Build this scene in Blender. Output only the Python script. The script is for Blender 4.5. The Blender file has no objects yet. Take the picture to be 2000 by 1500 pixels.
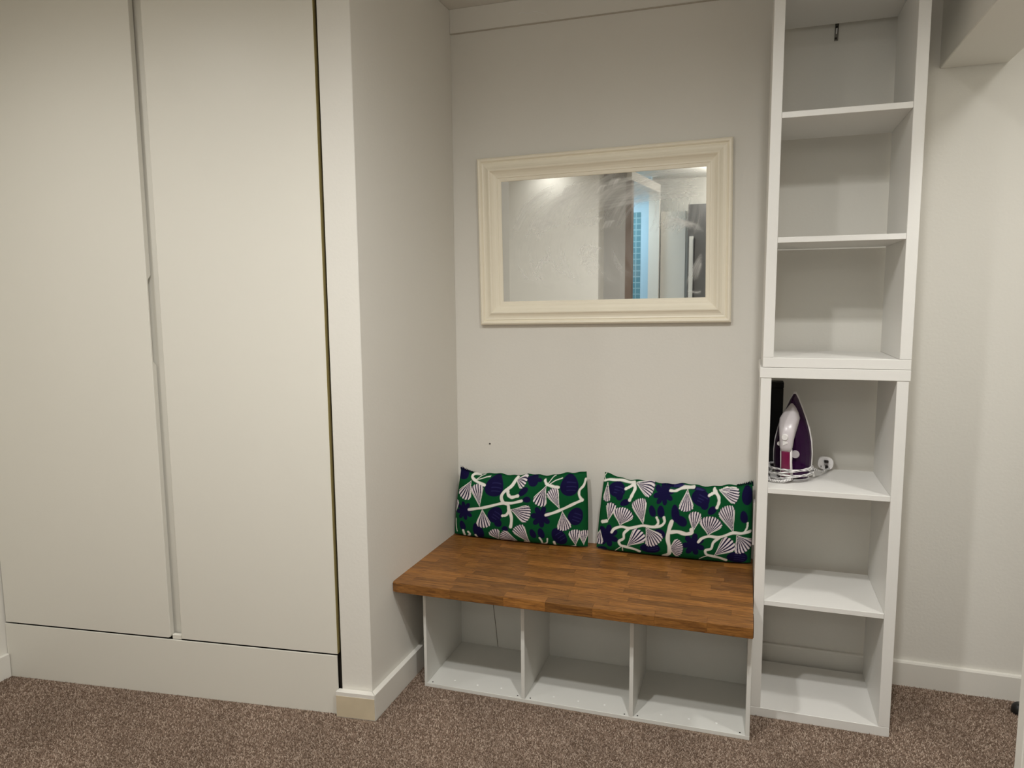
import bpy, bmesh, math, random
import numpy as np
from mathutils import Vector, Matrix

random.seed(7)
rng = np.random.default_rng(11)
S = bpy.context.scene
COL = S.collection

# ------------------------------------------------------------------ camera
cam_d = bpy.data.cameras.new('camera')
cam = bpy.data.objects.new('camera', cam_d)
COL.objects.link(cam)
cam_d.sensor_width = 36.0
cam_d.lens = 1407.6 / 2000 * 36
cam_d.clip_start = 0.02
rt = Vector((0.950106, 0.311813, -0.008393))
up = Vector((-0.028776, 0.114408, 0.993017))
fw = Vector((-0.310596, 0.94323, -0.117673))
Mx = Matrix((rt, up, -fw)).transposed().to_4x4()
Mx.translation = Vector((1.2636, -3.0311, 1.5239))
cam.matrix_world = Mx
S.camera = cam

# ------------------------------------------------------------------ light and exposure
world = bpy.data.worlds.new('world')
S.world = world
world.use_nodes = True
world.node_tree.nodes['Background'].inputs[0].default_value = (0.55, 0.6, 0.7, 1)
world.node_tree.nodes['Background'].inputs[1].default_value = 0.05

def spot(name, loc, watt, deg=175, blend=1.0, rad=0.05, col=(1.0, 0.992, 0.965), tgt=None):
    l = bpy.data.lights.new(name, 'SPOT')
    l.energy = watt
    l.spot_size = math.radians(deg)
    l.spot_blend = blend
    l.shadow_soft_size = rad
    l.color = col
    o = bpy.data.objects.new(name, l)
    COL.objects.link(o)
    o.location = loc
    if tgt:
        o.rotation_euler = (Vector(tgt) - Vector(loc)).to_track_quat('-Z', 'Y').to_euler()
    return o

LAMPS = [((-0.90, -1.90, 2.725), 25), ((0.35, -2.20, 2.725), 98), ((2.40, -1.10, 2.725), 50), ((1.40, -1.90, 2.725), 88), ((-0.45, -3.15, 2.725), 8)]
LAMP_WHERE = ['nearest the wardrobe', 'in front of the bench', 'above the right corner, beyond the boxed duct', 'in front of the shelf tower', 'close to the rear wall behind the camera']
for p, w in LAMPS:
    spot('downlight_beam', p, w, rad=0.10 if p[0] > 2 else 0.05)
# added pendant, itself unseen, to brighten the lobby wall reflected in the mirror
pl_ = bpy.data.lights.new('lobby_fill_light', 'POINT')
pl_.energy = 15
pl_.shadow_soft_size = 0.09
pl_.color = (1.0, 0.97, 0.92)
plo = bpy.data.objects.new('lobby_fill_light', pl_)
COL.objects.link(plo)
plo.location = (1.02, -4.28, 2.50)
# cool light in the bathroom behind the camera, seen only in the mirror
bl = bpy.data.lights.new('bathroom_light', 'AREA')
bl.energy = 15
bl.size = 0.4
bl.color = (0.74, 0.9, 1.0)
blo = bpy.data.objects.new('bathroom_light', bl)
COL.objects.link(blo)
blo.location = (-0.25, -4.1, 2.6)

S.view_settings.view_transform = 'Standard'
S.view_settings.look = 'None'
S.view_settings.gamma = 1
S.view_settings.use_curve_mapping = False
S.view_settings.exposure = 0.04

# ------------------------------------------------------------------ materials
def srgb(r, g, b):
    f = lambda c: (c / 255 / 12.92) if c / 255 <= 0.04045 else ((c / 255 + 0.055) / 1.055) ** 2.4
    return (f(r), f(g), f(b), 1)

def nn(nt, t, **k):
    n = nt.nodes.new(t)
    for a, b in k.items():
        setattr(n, a, b)
    return n

def mat(name, col, rough=0.5, metal=0.0, spec=0.5, var=0.03, vscale=3.0, bump=0.0, bscale=60.0, coat=0.0):
    m = bpy.data.materials.new(name)
    m.use_nodes = True
    nt = m.node_tree
    b = nt.nodes['Principled BSDF']
    b.inputs['Roughness'].default_value = rough
    b.inputs['Metallic'].default_value = metal
    b.inputs['Specular IOR Level'].default_value = spec
    b.inputs['Coat Weight'].default_value = coat
    tc = nn(nt, 'ShaderNodeTexCoord')
    no = nn(nt, 'ShaderNodeTexNoise')
    no.inputs['Scale'].default_value = vscale
    no.inputs['Detail'].default_value = 3
    nt.links.new(tc.outputs['Object'], no.inputs['Vector'])
    mx = nn(nt, 'ShaderNodeMix', data_type='RGBA')
    c = col
    mx.inputs[6].default_value = (c[0] * (1 - var), c[1] * (1 - var), c[2] * (1 - var), 1)
    mx.inputs[7].default_value = (min(1, c[0] * (1 + var)), min(1, c[1] * (1 + var)), min(1, c[2] * (1 + var)), 1)
    nt.links.new(no.outputs['Fac'], mx.inputs[0])
    nt.links.new(mx.outputs[2], b.inputs['Base Color'])
    if bump > 0:
        n2 = nn(nt, 'ShaderNodeTexNoise')
        n2.inputs['Scale'].default_value = bscale
        n2.inputs['Detail'].default_value = 4
        nt.links.new(tc.outputs['Object'], n2.inputs['Vector'])
        bp = nn(nt, 'ShaderNodeBump')
        bp.inputs['Strength'].default_value = bump
        bp.inputs['Distance'].default_value = 0.002
        nt.links.new(n2.outputs['Fac'], bp.inputs['Height'])
        nt.links.new(bp.outputs['Normal'], b.inputs['Normal'])
    return m

def attr_mat(name, rough=0.85, spec=0.2, sheen=0.0, bump=0.0, bscale=700):
    m = bpy.data.materials.new(name)
    m.use_nodes = True
    nt = m.node_tree
    b = nt.nodes['Principled BSDF']
    b.inputs['Roughness'].default_value = rough
    b.inputs['Specular IOR Level'].default_value = spec
    b.inputs['Sheen Weight'].default_value = sheen
    a = nn(nt, 'ShaderNodeAttribute', attribute_name='paint')
    nt.links.new(a.outputs['Color'], b.inputs['Base Color'])
    if bump:
        tc = nn(nt, 'ShaderNodeTexCoord')
        n2 = nn(nt, 'ShaderNodeTexNoise')
        n2.inputs['Scale'].default_value = bscale
        nt.links.new(tc.outputs['Object'], n2.inputs['Vector'])
        bp = nn(nt, 'ShaderNodeBump')
        bp.inputs['Strength'].default_value = bump
        bp.inputs['Distance'].default_value = 0.001
        nt.links.new(n2.outputs['Fac'], bp.inputs['Height'])
        nt.links.new(bp.outputs['Normal'], b.inputs['Normal'])
    return m

M = {}
M['wall'] = mat('painted_plaster', srgb(228, 225, 217), 0.72, spec=0.25, var=0.012, bump=0.25, bscale=90)
M['ceiling'] = mat('ceiling_paint', srgb(225, 222, 214), 0.85, spec=0.15, var=0.01, bump=0.2, bscale=70)
M['gloss'] = mat('white_satin_paint', srgb(231, 228, 220), 0.38, spec=0.45, var=0.012, bump=0.12, bscale=45)
M['trim'] = mat('white_gloss_trim', srgb(230, 227, 219), 0.4, spec=0.4, var=0.02, bump=0.25, bscale=40)
M['door'] = mat('wardrobe_door_paint', srgb(228, 225, 215), 0.42, spec=0.45, var=0.012, bump=0.10, bscale=60)
M['melamine'] = mat('white_melamine', srgb(233, 231, 226), 0.4, spec=0.4, var=0.008, bump=0.08, bscale=300)
M['melamine_in'] = mat('cabinet_melamine', srgb(222, 221, 215), 0.42, spec=0.4, var=0.015, bump=0.08, bscale=300)
M['rawedge'] = mat('raw_door_edge', srgb(158, 143, 92), 0.7, var=0.12, vscale=25)
M['darkgap'] = mat('dark_carcass', srgb(50, 44, 36), 0.9, var=0.1)
M['raw_mdf'] = mat('bare_skirting_patch', srgb(206, 192, 165), 0.6, var=0.12, vscale=18)
M['cream'] = mat('cream_frame_paint', srgb(247, 239, 219), 0.36, spec=0.5, var=0.015, vscale=6, bump=0.04, bscale=40)
M['steel'] = mat('zinc_steel', srgb(120, 118, 112), 0.35, metal=0.9, var=0.25, vscale=80)
M['black'] = mat('black_card', srgb(9, 8, 9), 0.6, var=0.2, spec=0.3)
M['rubber'] = mat('black_rubber', srgb(14, 14, 15), 0.5, var=0.1)
M['hole'] = mat('dark_hole', srgb(35, 30, 26), 0.9)
M['cap'] = mat('white_cap', srgb(244, 243, 240), 0.3)
M['seam'] = mat('crack_grey', srgb(120, 113, 102), 0.8)  # grey-brown of the crack in the cabinet back
M['frieze_shade'] = mat('frieze_shade_grey', srgb(196, 190, 178), 0.8)
M['purple'] = mat('purple_tank', srgb(46, 3, 54), 0.3, spec=0.3, var=0.15, vscale=20)
M['magenta'] = mat('magenta_grip', srgb(112, 10, 62), 0.35, var=0.05)
M['lilac'] = mat('pale_grey_plastic', srgb(205, 198, 200), 0.28, spec=0.5, var=0.02)
M['whiteplastic'] = mat('white_plastic', srgb(232, 228, 226), 0.3, var=0.02)
M['pin'] = mat('dark_pin', srgb(30, 24, 20), 0.4, metal=0.3)
M['sole'] = mat('soleplate_metal', srgb(150, 148, 150), 0.28, metal=0.9, var=0.05)
M['splinter'] = mat('rough_dark_wood_edge', srgb(48, 20, 12), 0.9, var=0.3, vscale=60)
M['greydoor'] = mat('grey_panel', srgb(172, 169, 164), 0.6)
M['darkcab'] = mat('dark_grey_cabinet', srgb(92, 91, 90), 0.4)
M['brownjamb'] = mat('brown_jamb', srgb(110, 90, 76), 0.6)
M['blue'] = mat('pale_blue_wall', srgb(190, 222, 240), 0.6)
M['print'] = attr_mat('printed_cotton', rough=0.9, spec=0.15, bump=0.25, bscale=900)
M['braid'] = attr_mat('braided_flex', rough=0.9, spec=0.1)
M['pile'] = attr_mat('carpet_fibre', rough=1.0, spec=0.05, sheen=0.0)

def carpet_base():
    m = bpy.data.materials.new('carpet_backing')
    m.use_nodes = True
    nt = m.node_tree
    b = nt.nodes['Principled BSDF']
    b.inputs['Roughness'].default_value = 1
    b.inputs['Specular IOR Level'].default_value = 0.05
    tc = nn(nt, 'ShaderNodeTexCoord')
    n1 = nn(nt, 'ShaderNodeTexNoise')
    n1.inputs['Scale'].default_value = 260
    n1.inputs['Detail'].default_value = 2
    nt.links.new(tc.outputs['Object'], n1.inputs['Vector'])
    r = nn(nt, 'ShaderNodeValToRGB')
    r.color_ramp.elements[0].position = 0.35
    r.color_ramp.elements[0].color = srgb(92, 75, 62)
    r.color_ramp.elements[1].position = 0.65
    r.color_ramp.elements[1].color = srgb(172, 152, 134)
    nt.links.new(n1.outputs['Fac'], r.inputs[0])
    nt.links.new(r.outputs[0], b.inputs['Base Color'])
    bp = nn(nt, 'ShaderNodeBump')
    bp.inputs['Strength'].default_value = 0.7
    bp.inputs['Distance'].default_value = 0.006
    nt.links.new(n1.outputs['Fac'], bp.inputs['Height'])
    nt.links.new(bp.outputs['Normal'], b.inputs['Normal'])
    return m
M['carpet'] = carpet_base()

def wood():
    m = bpy.data.materials.new('oak_stave')
    m.use_nodes = True
    nt = m.node_tree
    b = nt.nodes['Principled BSDF']
    b.inputs['Specular IOR Level'].default_value = 0.4
    tc = nn(nt, 'ShaderNodeTexCoord')
    oi = nn(nt, 'ShaderNodeObjectInfo')
    ad = nn(nt, 'ShaderNodeVectorMath', operation='ADD')
    sc = nn(nt, 'ShaderNodeVectorMath', operation='SCALE')
    cmb = nn(nt, 'ShaderNodeCombineXYZ')
    nt.links.new(oi.outputs['Random'], cmb.inputs[0])
    nt.links.new(oi.outputs['Random'], cmb.inputs[1])
    nt.links.new(oi.outputs['Random'], cmb.inputs[2])
    nt.links.new(cmb.outputs[0], sc.inputs[0])
    sc.inputs['Scale'].default_value = 37.0
    nt.links.new(tc.outputs['Object'], ad.inputs[0])
    nt.links.new(sc.outputs[0], ad.inputs[1])
    mp = nn(nt, 'ShaderNodeMapping')
    mp.inputs['Scale'].default_value = (7, 75, 75)
    nt.links.new(ad.outputs[0], mp.inputs[0])
    n1 = nn(nt, 'ShaderNodeTexNoise')
    n1.inputs['Scale'].default_value = 2.0
    n1.inputs['Detail'].default_value = 6
    n1.inputs['Roughness'].default_value = 0.65
    n1.inputs['Distortion'].default_value = 0.9
    nt.links.new(mp.outputs[0], n1.inputs['Vector'])
    r = nn(nt, 'ShaderNodeValToRGB')
    r.color_ramp.elements[0].position = 0.28
    r.color_ramp.elements[0].color = srgb(84, 48, 18)
    r.color_ramp.elements[1].position = 0.72
    r.color_ramp.elements[1].color = srgb(170, 116, 56)
    nt.links.new(n1.outputs['Fac'], r.inputs[0])
    # tone of each stave
    hs = nn(nt, 'ShaderNodeHueSaturation')
    mr = nn(nt, 'ShaderNodeMapRange')
    mr.inputs[3].default_value = 0.66
    mr.inputs[4].default_value = 1.20
    nt.links.new(oi.outputs['Random'], mr.inputs[0])
    nt.links.new(mr.outputs[0], hs.inputs['Value'])
    hs.inputs['Saturation'].default_value = 1.0
    nt.links.new(r.outputs[0], hs.inputs['Color'])
    nt.links.new(hs.outputs[0], b.inputs['Base Color'])
    b.inputs['Roughness'].default_value = 0.42
    bp = nn(nt, 'ShaderNodeBump')
    bp.inputs['Strength'].default_value = 0.15
    bp.inputs['Distance'].default_value = 0.001
    nt.links.new(n1.outputs['Fac'], bp.inputs['Height'])
    nt.links.new(bp.outputs['Normal'], b.inputs['Normal'])
    return m
M['oak'] = wood()

def tile_mat():
    m = bpy.data.materials.new('teal_tiles')
    m.use_nodes = True
    nt = m.node_tree
    b = nt.nodes['Principled BSDF']
    b.inputs['Roughness'].default_value = 0.2
    tc = nn(nt, 'ShaderNodeTexCoord')
    mp = nn(nt, 'ShaderNodeMapping')
    mp.inputs['Rotation'].default_value = (math.pi / 2, 0, 0)
    nt.links.new(tc.outputs['Object'], mp.inputs[0])
    br = nn(nt, 'ShaderNodeTexBrick')
    br.offset = 0.0
    br.inputs['Color1'].default_value = srgb(88, 142, 158)
    br.inputs['Color2'].default_value = srgb(98, 152, 166)
    br.inputs['Mortar'].default_value = srgb(150, 190, 200)
    br.inputs['Scale'].default_value = 1.0
    br.inputs['Mortar Size'].default_value = 0.005
    br.inputs['Brick Width'].default_value = 0.06
    br.inputs['Row Height'].default_value = 0.06
    nt.links.new(mp.outputs[0], br.inputs['Vector'])
    nt.links.new(br.outputs['Color'], b.inputs['Base Color'])
    return m
M['tile'] = tile_mat()

def mirror_mat():
    m = bpy.data.materials.new('smeared_mirror_glass')
    m.use_nodes = True
    nt = m.node_tree
    b = nt.nodes['Principled BSDF']
    b.inputs['Base Color'].default_value = (0.75, 0.76, 0.745, 1)
    b.inputs['Metallic'].default_value = 1
    b.inputs['Roughness'].default_value = 0.012
    d = nn(nt, 'ShaderNodeBsdfDiffuse')
    d.inputs[0].default_value = srgb(240, 240, 236)
    a = nn(nt, 'ShaderNodeAttribute', attribute_name='smear')
    mx = nn(nt, 'ShaderNodeMixShader')
    nt.links.new(a.outputs['Fac'], mx.inputs[0])
    nt.links.new(b.outputs[0], mx.inputs[1])
    nt.links.new(d.outputs[0], mx.inputs[2])
    nt.links.new(mx.outputs[0], nt.nodes['Material Output'].inputs[0])
    return m
M['mirror'] = mirror_mat()

def emit(name, col, st):
    m = bpy.data.materials.new(name)
    m.use_nodes = True
    b = m.node_tree.nodes['Principled BSDF']
    b.inputs['Emission Color'].default_value = col
    b.inputs['Emission Strength'].default_value = st
    return m
M['lamp'] = emit('lamp_lens', (1, 0.93, 0.82, 1), 12)

# ------------------------------------------------------------------ builders
def link(name, me, m, parent=None, smooth=False, loc=None):
    if m is not None:
        me.materials.append(M[m] if isinstance(m, str) else m)
    if smooth:
        me.polygons.foreach_set('use_smooth', [True] * len(me.polygons))
    o = bpy.data.objects.new(name, me)
    COL.objects.link(o)
    if parent is not None:
        o.parent = parent
    if loc is not None:
        o.location = loc
    return o

def obj(name, bm, m, parent=None, smooth=False, loc=None):
    bmesh.ops.recalc_face_normals(bm, faces=bm.faces)
    me = bpy.data.meshes.new(name)
    bm.to_mesh(me)
    bm.free()
    return link(name, me, m, parent, smooth, loc)

def thing(name, label, cat, loc=(0, 0, 0), rotz=0.0, group=None):
    o = bpy.data.objects.new(name, None)
    COL.objects.link(o)
    o.location = loc
    o.rotation_euler = (0, 0, rotz)
    o['label'] = label
    o['category'] = cat
    if group:
        o['group'] = group
    return o

def tag(o, label, cat, group=None):
    o['label'] = label
    o['category'] = cat
    if group:
        o['group'] = group
    return o

def struct(o):
    o['kind'] = 'structure'
    return o

def add_prism(bm, poly, z0, z1, bev=0.0):
    n = len(poly)
    a = [bm.verts.new((x, y, z0)) for x, y in poly]
    b = [bm.verts.new((x, y, z1)) for x, y in poly]
    fs = [bm.faces.new(a[::-1]), bm.faces.new(b)]
    for i in range(n):
        fs.append(bm.faces.new((a[i], a[(i + 1) % n], b[(i + 1) % n], b[i])))
    bmesh.ops.recalc_face_normals(bm, faces=fs)
    if bev:
        es = list({e for f in fs for e in f.edges})
        bmesh.ops.bevel(bm, geom=es, offset=bev, segments=1, profile=0.5, affect='EDGES')
    return fs

def box(x0, x1, y0, y1, z0, z1, bev=0.0, bm=None):
    bm = bm or bmesh.new()
    add_prism(bm, [(x0, y0), (x1, y0), (x1, y1), (x0, y1)], z0, z1, bev)
    return bm

def prism(poly, z0, z1, bev=0.0):
    bm = bmesh.new()
    add_prism(bm, poly, z0, z1, bev)
    return bm

def prism_y(poly, y0, y1, bev=0.0):
    """polygon in (x, z) pushed along y"""
    bm = prism(poly, 0, 1)
    for v in bm.verts:
        x, z, t = v.co
        v.co = (x, y0 + (y1 - y0) * t, z)
    bmesh.ops.recalc_face_normals(bm, faces=bm.faces)
    if bev:
        bmesh.ops.bevel(bm, geom=list(bm.edges), offset=bev, segments=2, profile=0.5, affect='EDGES')
    return bm

def prism_x(poly, x0, x1):
    """polygon in (y, z) pushed along x"""
    bm = prism(poly, 0, 1)
    for v in bm.verts:
        y, z, t = v.co
        v.co = (x0 + (x1 - x0) * t, y, z)
    return bm

def cyl(r, h, n=24, r2=None, axis='Z', loc=(0, 0, 0), bm=None):
    bm = bm or bmesh.new()
    r2 = r if r2 is None else r2
    a, b = [], []
    for i in range(n):
        t = 2 * math.pi * i / n
        for rr, zz, L in ((r, 0, a), (r2, h, b)):
            p = (rr * math.cos(t), rr * math.sin(t), zz)
            if axis == 'Y':
                p = (p[0], -p[2], p[1])
            elif axis == 'X':
                p = (p[2], p[0], p[1])
            L.append(bm.verts.new((p[0] + loc[0], p[1] + loc[1], p[2] + loc[2])))
    bm.faces.new(a[::-1])
    bm.faces.new(b)
    for i in range(n):
        bm.faces.new((a[i], a[(i + 1) % n], b[(i + 1) % n], b[i]))
    return bm

def catmull(pts, k=8):
    pts = [np.array(p, float) for p in pts]
    P = [2 * pts[0] - pts[1]] + pts + [2 * pts[-1] - pts[-2]]
    out = []
    for i in range(1, len(P) - 2):
        for j in range(k):
            t = j / k
            a, b, c, d = P[i - 1], P[i], P[i + 1], P[i + 2]
            out.append(0.5 * ((2 * b) + (-a + c) * t + (2 * a - 5 * b + 4 * c - d) * t * t + (-a + 3 * b - 3 * c + d) * t ** 3))
    out.append(pts[-1])
    return out

def tube_mesh(name, pts, r, n=10, colors=None):
    """swept tube; optional braid colouring written to the 'paint' attribute"""
    pts = [Vector(p) for p in pts]
    V, F, C = [], [], []
    L = 0
    prev = None
    for i, p in enumerate(pts):
        t = (pts[min(i + 1, len(pts) - 1)] - pts[max(i - 1, 0)]).normalized()
        if prev is None:
            u = t.orthogonal().normalized()
        else:
            u = (prev - t * prev.dot(t)).normalized()
        prev = u
        w = t.cross(u)
        if i:
            L += (p - pts[i - 1]).length
        for j in range(n):
            a = 2 * math.pi * j / n
            V.append(p + (u * math.cos(a) + w * math.sin(a)) * r)
            if colors:
                s = math.sin(L * 700 + a * 2) > 0.45
                C.append(colors[1] if s else colors[0])
    for i in range(len(pts) - 1):
        for j in range(n):
            F.append((i * n + j, i * n + (j + 1) % n, (i + 1) * n + (j + 1) % n, (i + 1) * n + j))
    F.append(tuple(range(n))[::-1])
    F.append(tuple(range((len(pts) - 1) * n, len(pts) * n)))
    me = bpy.data.meshes.new(name)
    me.from_pydata([tuple(v) for v in V], [], F)
    if colors:
        at = me.color_attributes.new('paint', 'FLOAT_COLOR', 'POINT')
        at.data.foreach_set('color', np.array(C, np.float32).ravel())
    return me

# ================================================================== the room
XL = -1.588          # left wall of the room
H = 2.758            # ceiling
XR = 2.65            # right wall
WA = 0.1135          # the wardrobe front runs a little askew of the back wall
front = lambda x: -0.8352 + WA * x

struct(obj('floor', box(XL - 0.1, XR + 0.1, -5.0, 0.1, -0.06, 0.0), 'carpet'))
struct(obj('ceiling', box(XL - 0.1, XR + 0.1, -5.0, 0.1, H, H + 0.08), 'ceiling'))
struct(obj('wall_back', box(XL - 0.1, XR + 0.1, 0.0, 0.1, 0, H), 'wall'))
struct(obj('wall_left', box(XL - 0.1, XL, -3.35, 0.0, 0, H), 'wall'))
struct(obj('wall_right', box(XR, XR + 0.1, -5.0, 0.0, 0, H), 'wall'))
struct(obj('wall_rear', box(XL - 0.1, -0.02, -3.6, -3.35, 0, H), 'wall'))
# wall stub between wardrobe and alcove
struct(obj('wall_partition', prism([(0, 0), (-0.0100, -0.8303), (-0.1265, -0.8447), (-0.12, 0)], 0, H, 0.002), 'wall'))

# boarded frieze above the alcove
struct(obj('trim_1', box(0.0, 1.879, -0.012, 0.0, 2.659, H, 0.0015), 'trim'))
gl = obj('frieze_shade_line', box(0.0, 1.879, -0.0128, 0.0, 2.6568, 2.6590), 'frieze_shade', bpy.data.objects['trim_1'])  # thin strip whose darker colour stands in for the shade under the frieze
# boxed-in duct on the right, running towards the camera
bmx = box(1.8816, 2.0939, -3.3, 0.0, 2.3252, H, 0.003)
struct(obj('trim_2', bmx, 'wall'))

# skirting boards
BP = [(0, 0), (-0.016, 0), (-0.016, 0.093), (-0.0125, 0.0995), (0, 0.1001)]
struct(obj('baseboard_back', prism_x([(y, z) for y, z in BP], 0.016, XR), 'trim'))
struct(obj('baseboard_left', box(XL, XL + 0.016, -3.35, front(XL) - 0.002, 0, 0.1, 0.002), 'trim'))
bp = struct(obj('baseboard_partition', prism([(0.0155, -0.016), (0.0135, -0.8525), (-0.0098, -0.8305), (0.0, -0.016)], 0, 0.1001, 0.0015), 'trim'))
ep = obj('end_board', prism([(0.0130, -0.8535), (-0.1395, -0.8700), (-0.1378, -0.8462), (-0.0100, -0.8315)], 0, 0.1001, 0.0015), 'trim', bp)
pt = obj('bare_patch', prism([(0.0110, -0.8546), (-0.1370, -0.8707), (-0.1370, -0.8697), (0.0110, -0.8536)], 0.004, 0.084), 'raw_mdf', bp)
pt['label'] = 'unpainted beige patch on the end of the skirting'

# small dark plug in the back wall and a hairline crack in the frieze
pl = obj('wall_plug', cyl(0.004, 0.003, 10, 0.003, 'Y', (0.157, 0.0, 0.869)), 'hole')
tag(pl, 'small dark screw hole low on the white back wall, above the left cushion', 'hole')
cr = tube_mesh('paint_crack', catmull([(0.312, -0.0125, 2.703), (0.33, -0.0125, 2.706), (0.352, -0.0125, 2.699), (0.38, -0.0125, 2.703), (0.41, -0.0125, 2.694), (0.434, -0.0125, 2.684)], 4), 0.0009, 5)
link('paint_crack', cr, 'cap', bpy.data.objects['trim_1'])

# ------------------------------------------------------------------ carpet pile (real tufts where the floor can be seen)
def carpet_pile():
    s = 0.0046
    x0, x1, y0, y1 = XL + 0.01, XR - 0.02, -1.95, -0.012
    nx, ny = int((x1 - x0) / s), int((y1 - y0) / s)
    gx, gy = np.meshgrid(np.arange(nx), np.arange(ny))
    px = x0 + gx.ravel() * s + rng.uniform(-0.5, 0.5, nx * ny) * s
    py = y0 + gy.ravel() * s + rng.uniform(-0.5, 0.5, nx * ny) * s
    keep = np.ones(len(px), bool)
    keep &= ~((px < -0.13) & (py > -0.8352 + WA * px - 0.004))
    keep &= ~((px > -0.145) & (px < 0.016) & (py > -0.873))
    keep &= ~((px > 0.078) & (px < 1.308) & (py > -0.583))
    keep &= ~((px > 1.303) & (px < 1.769) & (py > -0.408))
    keep &= (py < -0.019)
    px, py = px[keep], py[keep]
    n = len(px)
    hgt = rng.uniform(0.004, 0.0075, n)
    ang = rng.uniform(0, 2 * math.pi, n)
    w = rng.uniform(0.0018, 0.0029, n)
    lx, ly = rng.normal(0, 0.0028, n), rng.normal(0, 0.0028, n)
    V = np.zeros((n, 4, 3), np.float32)
    for k in range(3):
        V[:, k, 0] = px + w * np.cos(ang + k * 2.0944)
        V[:, k, 1] = py + w * np.sin(ang + k * 2.0944)
        V[:, k, 2] = 0.0002
    V[:, 3, 0] = px + lx
    V[:, 3, 1] = py + ly
    V[:, 3, 2] = hgt
    base = np.arange(n)[:, None] * 4
    F = np.concatenate([base + np.array([[0, 1, 3]]), base + np.array([[1, 2, 3]]), base + np.array([[2, 0, 3]])], 1).reshape(-1, 3)
    me = bpy.data.meshes.new('carpet_pile')
    me.vertices.add(n * 4)
    me.vertices.foreach_set('co', V.ravel())
    me.loops.add(len(F) * 3)
    me.loops.foreach_set('vertex_index', F.ravel().astype(np.int32))
    me.polygons.add(len(F))
    me.polygons.foreach_set('loop_start', np.arange(0, len(F) * 3, 3, dtype=np.int32))
    me.update(calc_edges=True)
    # heathered yarn: three browns, with worn, brushed areas a little lighter
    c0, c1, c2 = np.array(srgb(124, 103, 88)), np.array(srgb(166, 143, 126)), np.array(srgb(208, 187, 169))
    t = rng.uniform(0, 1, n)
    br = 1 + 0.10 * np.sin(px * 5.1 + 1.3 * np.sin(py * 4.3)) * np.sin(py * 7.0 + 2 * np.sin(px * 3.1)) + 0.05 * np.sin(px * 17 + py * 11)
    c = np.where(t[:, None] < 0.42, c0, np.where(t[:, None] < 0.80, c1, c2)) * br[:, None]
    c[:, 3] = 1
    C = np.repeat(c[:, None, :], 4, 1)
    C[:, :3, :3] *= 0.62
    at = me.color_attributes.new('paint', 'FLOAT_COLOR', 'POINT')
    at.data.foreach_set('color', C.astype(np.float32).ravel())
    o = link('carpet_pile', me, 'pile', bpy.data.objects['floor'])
    o['kind'] = 'stuff'
carpet_pile()

# ================================================================== fitted wardrobe
war = thing('fitted_wardrobe', 'tall built-in white wardrobe with two flat doors filling the left side', 'wardrobe',
            (XL + 0.002, front(XL + 0.002), 0), math.atan(WA))
# local frame: x along the front from the left wall, y into the wardrobe
K = math.sqrt(1 + WA * WA)
LX = lambda x: (x - XL - 0.002) * K
d1a, d1b = 0.006, LX(-0.8256)
d2a, d2b = LX(-0.7797), LX(-0.1372)
DT, TH = 0.022, 2.66
n1, n2 = 1.300, 1.608       # finger pull cut into the edge of the left door

def left_door():
    bm = bmesh.new()
    full = lambda: [(d1a, 0), (d1b - 0.0015, 0), (d1b, 0.0015), (d1b, DT), (d1b - 0.016, DT), (d1a, DT)]
    cut = lambda: [(d1a, 0), (d1b - 0.0015, 0), (d1b, 0.0015), (d1b, 0.007), (d1b - 0.018, DT), (d1a, DT)]
    low = lambda: [(d1a, 0), (d1b - 0.008, 0), (d1b - 0.0075, 0.0015), (d1b - 0.0075, DT), (d1b - 0.016, DT), (d1a, DT)]
    st = [(0.2345, low), (0.2370, lambda: [(d1a, 0), (d1b - 0.0038, 0), (d1b - 0.0024, 0.0015), (d1b - 0.0024, DT), (d1b - 0.016, DT), (d1a, DT)]), (0.2430, full), (n1 - 0.012, full), (n1 + 0.004, cut), (n2 - 0.004, cut), (n2 + 0.012, full), (TH, full)]
    rings = []
    for z, f in st:
        rings.append([bm.verts.new((x, y, z)) for x, y in f()])
    for a, b in zip(rings, rings[1:]):
        for i in range(6):
            bm.faces.new((a[i], a[(i + 1) % 6], b[(i + 1) % 6], b[i]))
    bm.faces.new(rings[0][::-1])
    bm.faces.new(rings[-1])
    # rounded lower corner on the handle side
    return bm
obj('door', left_door(), 'door', war)
rd = prism([(d2a, 0.004), (d2a + 0.004, 0), (d2b, 0), (d2b, DT), (d2a, DT)], 0.2345, TH)
rdo = obj('door', rd, 'door', war)
eo = obj('edge_band', box(d2b, d2b + 0.0012, 0.001, DT, 0.2345, TH), 'rawedge', rdo)
eo['label'] = 'raw olive-brown edge of the right door'
obj('centre_stile', box(d1b - 0.03, d2a + 0.03, DT + 0.010, DT + 0.028, 0.2267, TH, 0.0), 'door', war)
obj('stile_foot', box(d1b + 0.003, d2a - 0.003, 0.006, DT, 0.2267, 0.246, 0.002), 'door', war)
obj('plinth', box(0.0, LX(-0.1395), -0.0005, 0.006, 0.0, 0.2267, 0.0008), 'door', war)
obj('carcass', box(0.012, LX(-0.1385), 0.045, 0.40, 0.01, 2.70), 'darkgap', war)
obj('head_rail', box(0.0, LX(-0.137), 0.001, 0.05, TH + 0.004, H - 0.002), 'door', war)
obj('side_stile', box(LX(-0.1372) - 0.03, LX(-0.1275), DT + 0.004, DT + 0.03, 0.0, H - 0.002), 'darkgap', war)

# ================================================================== storage tower (two open units)
T0, T1 = 1.3068, 1.7651
TY0, TY1 = -0.4042, -0.0375

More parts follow.
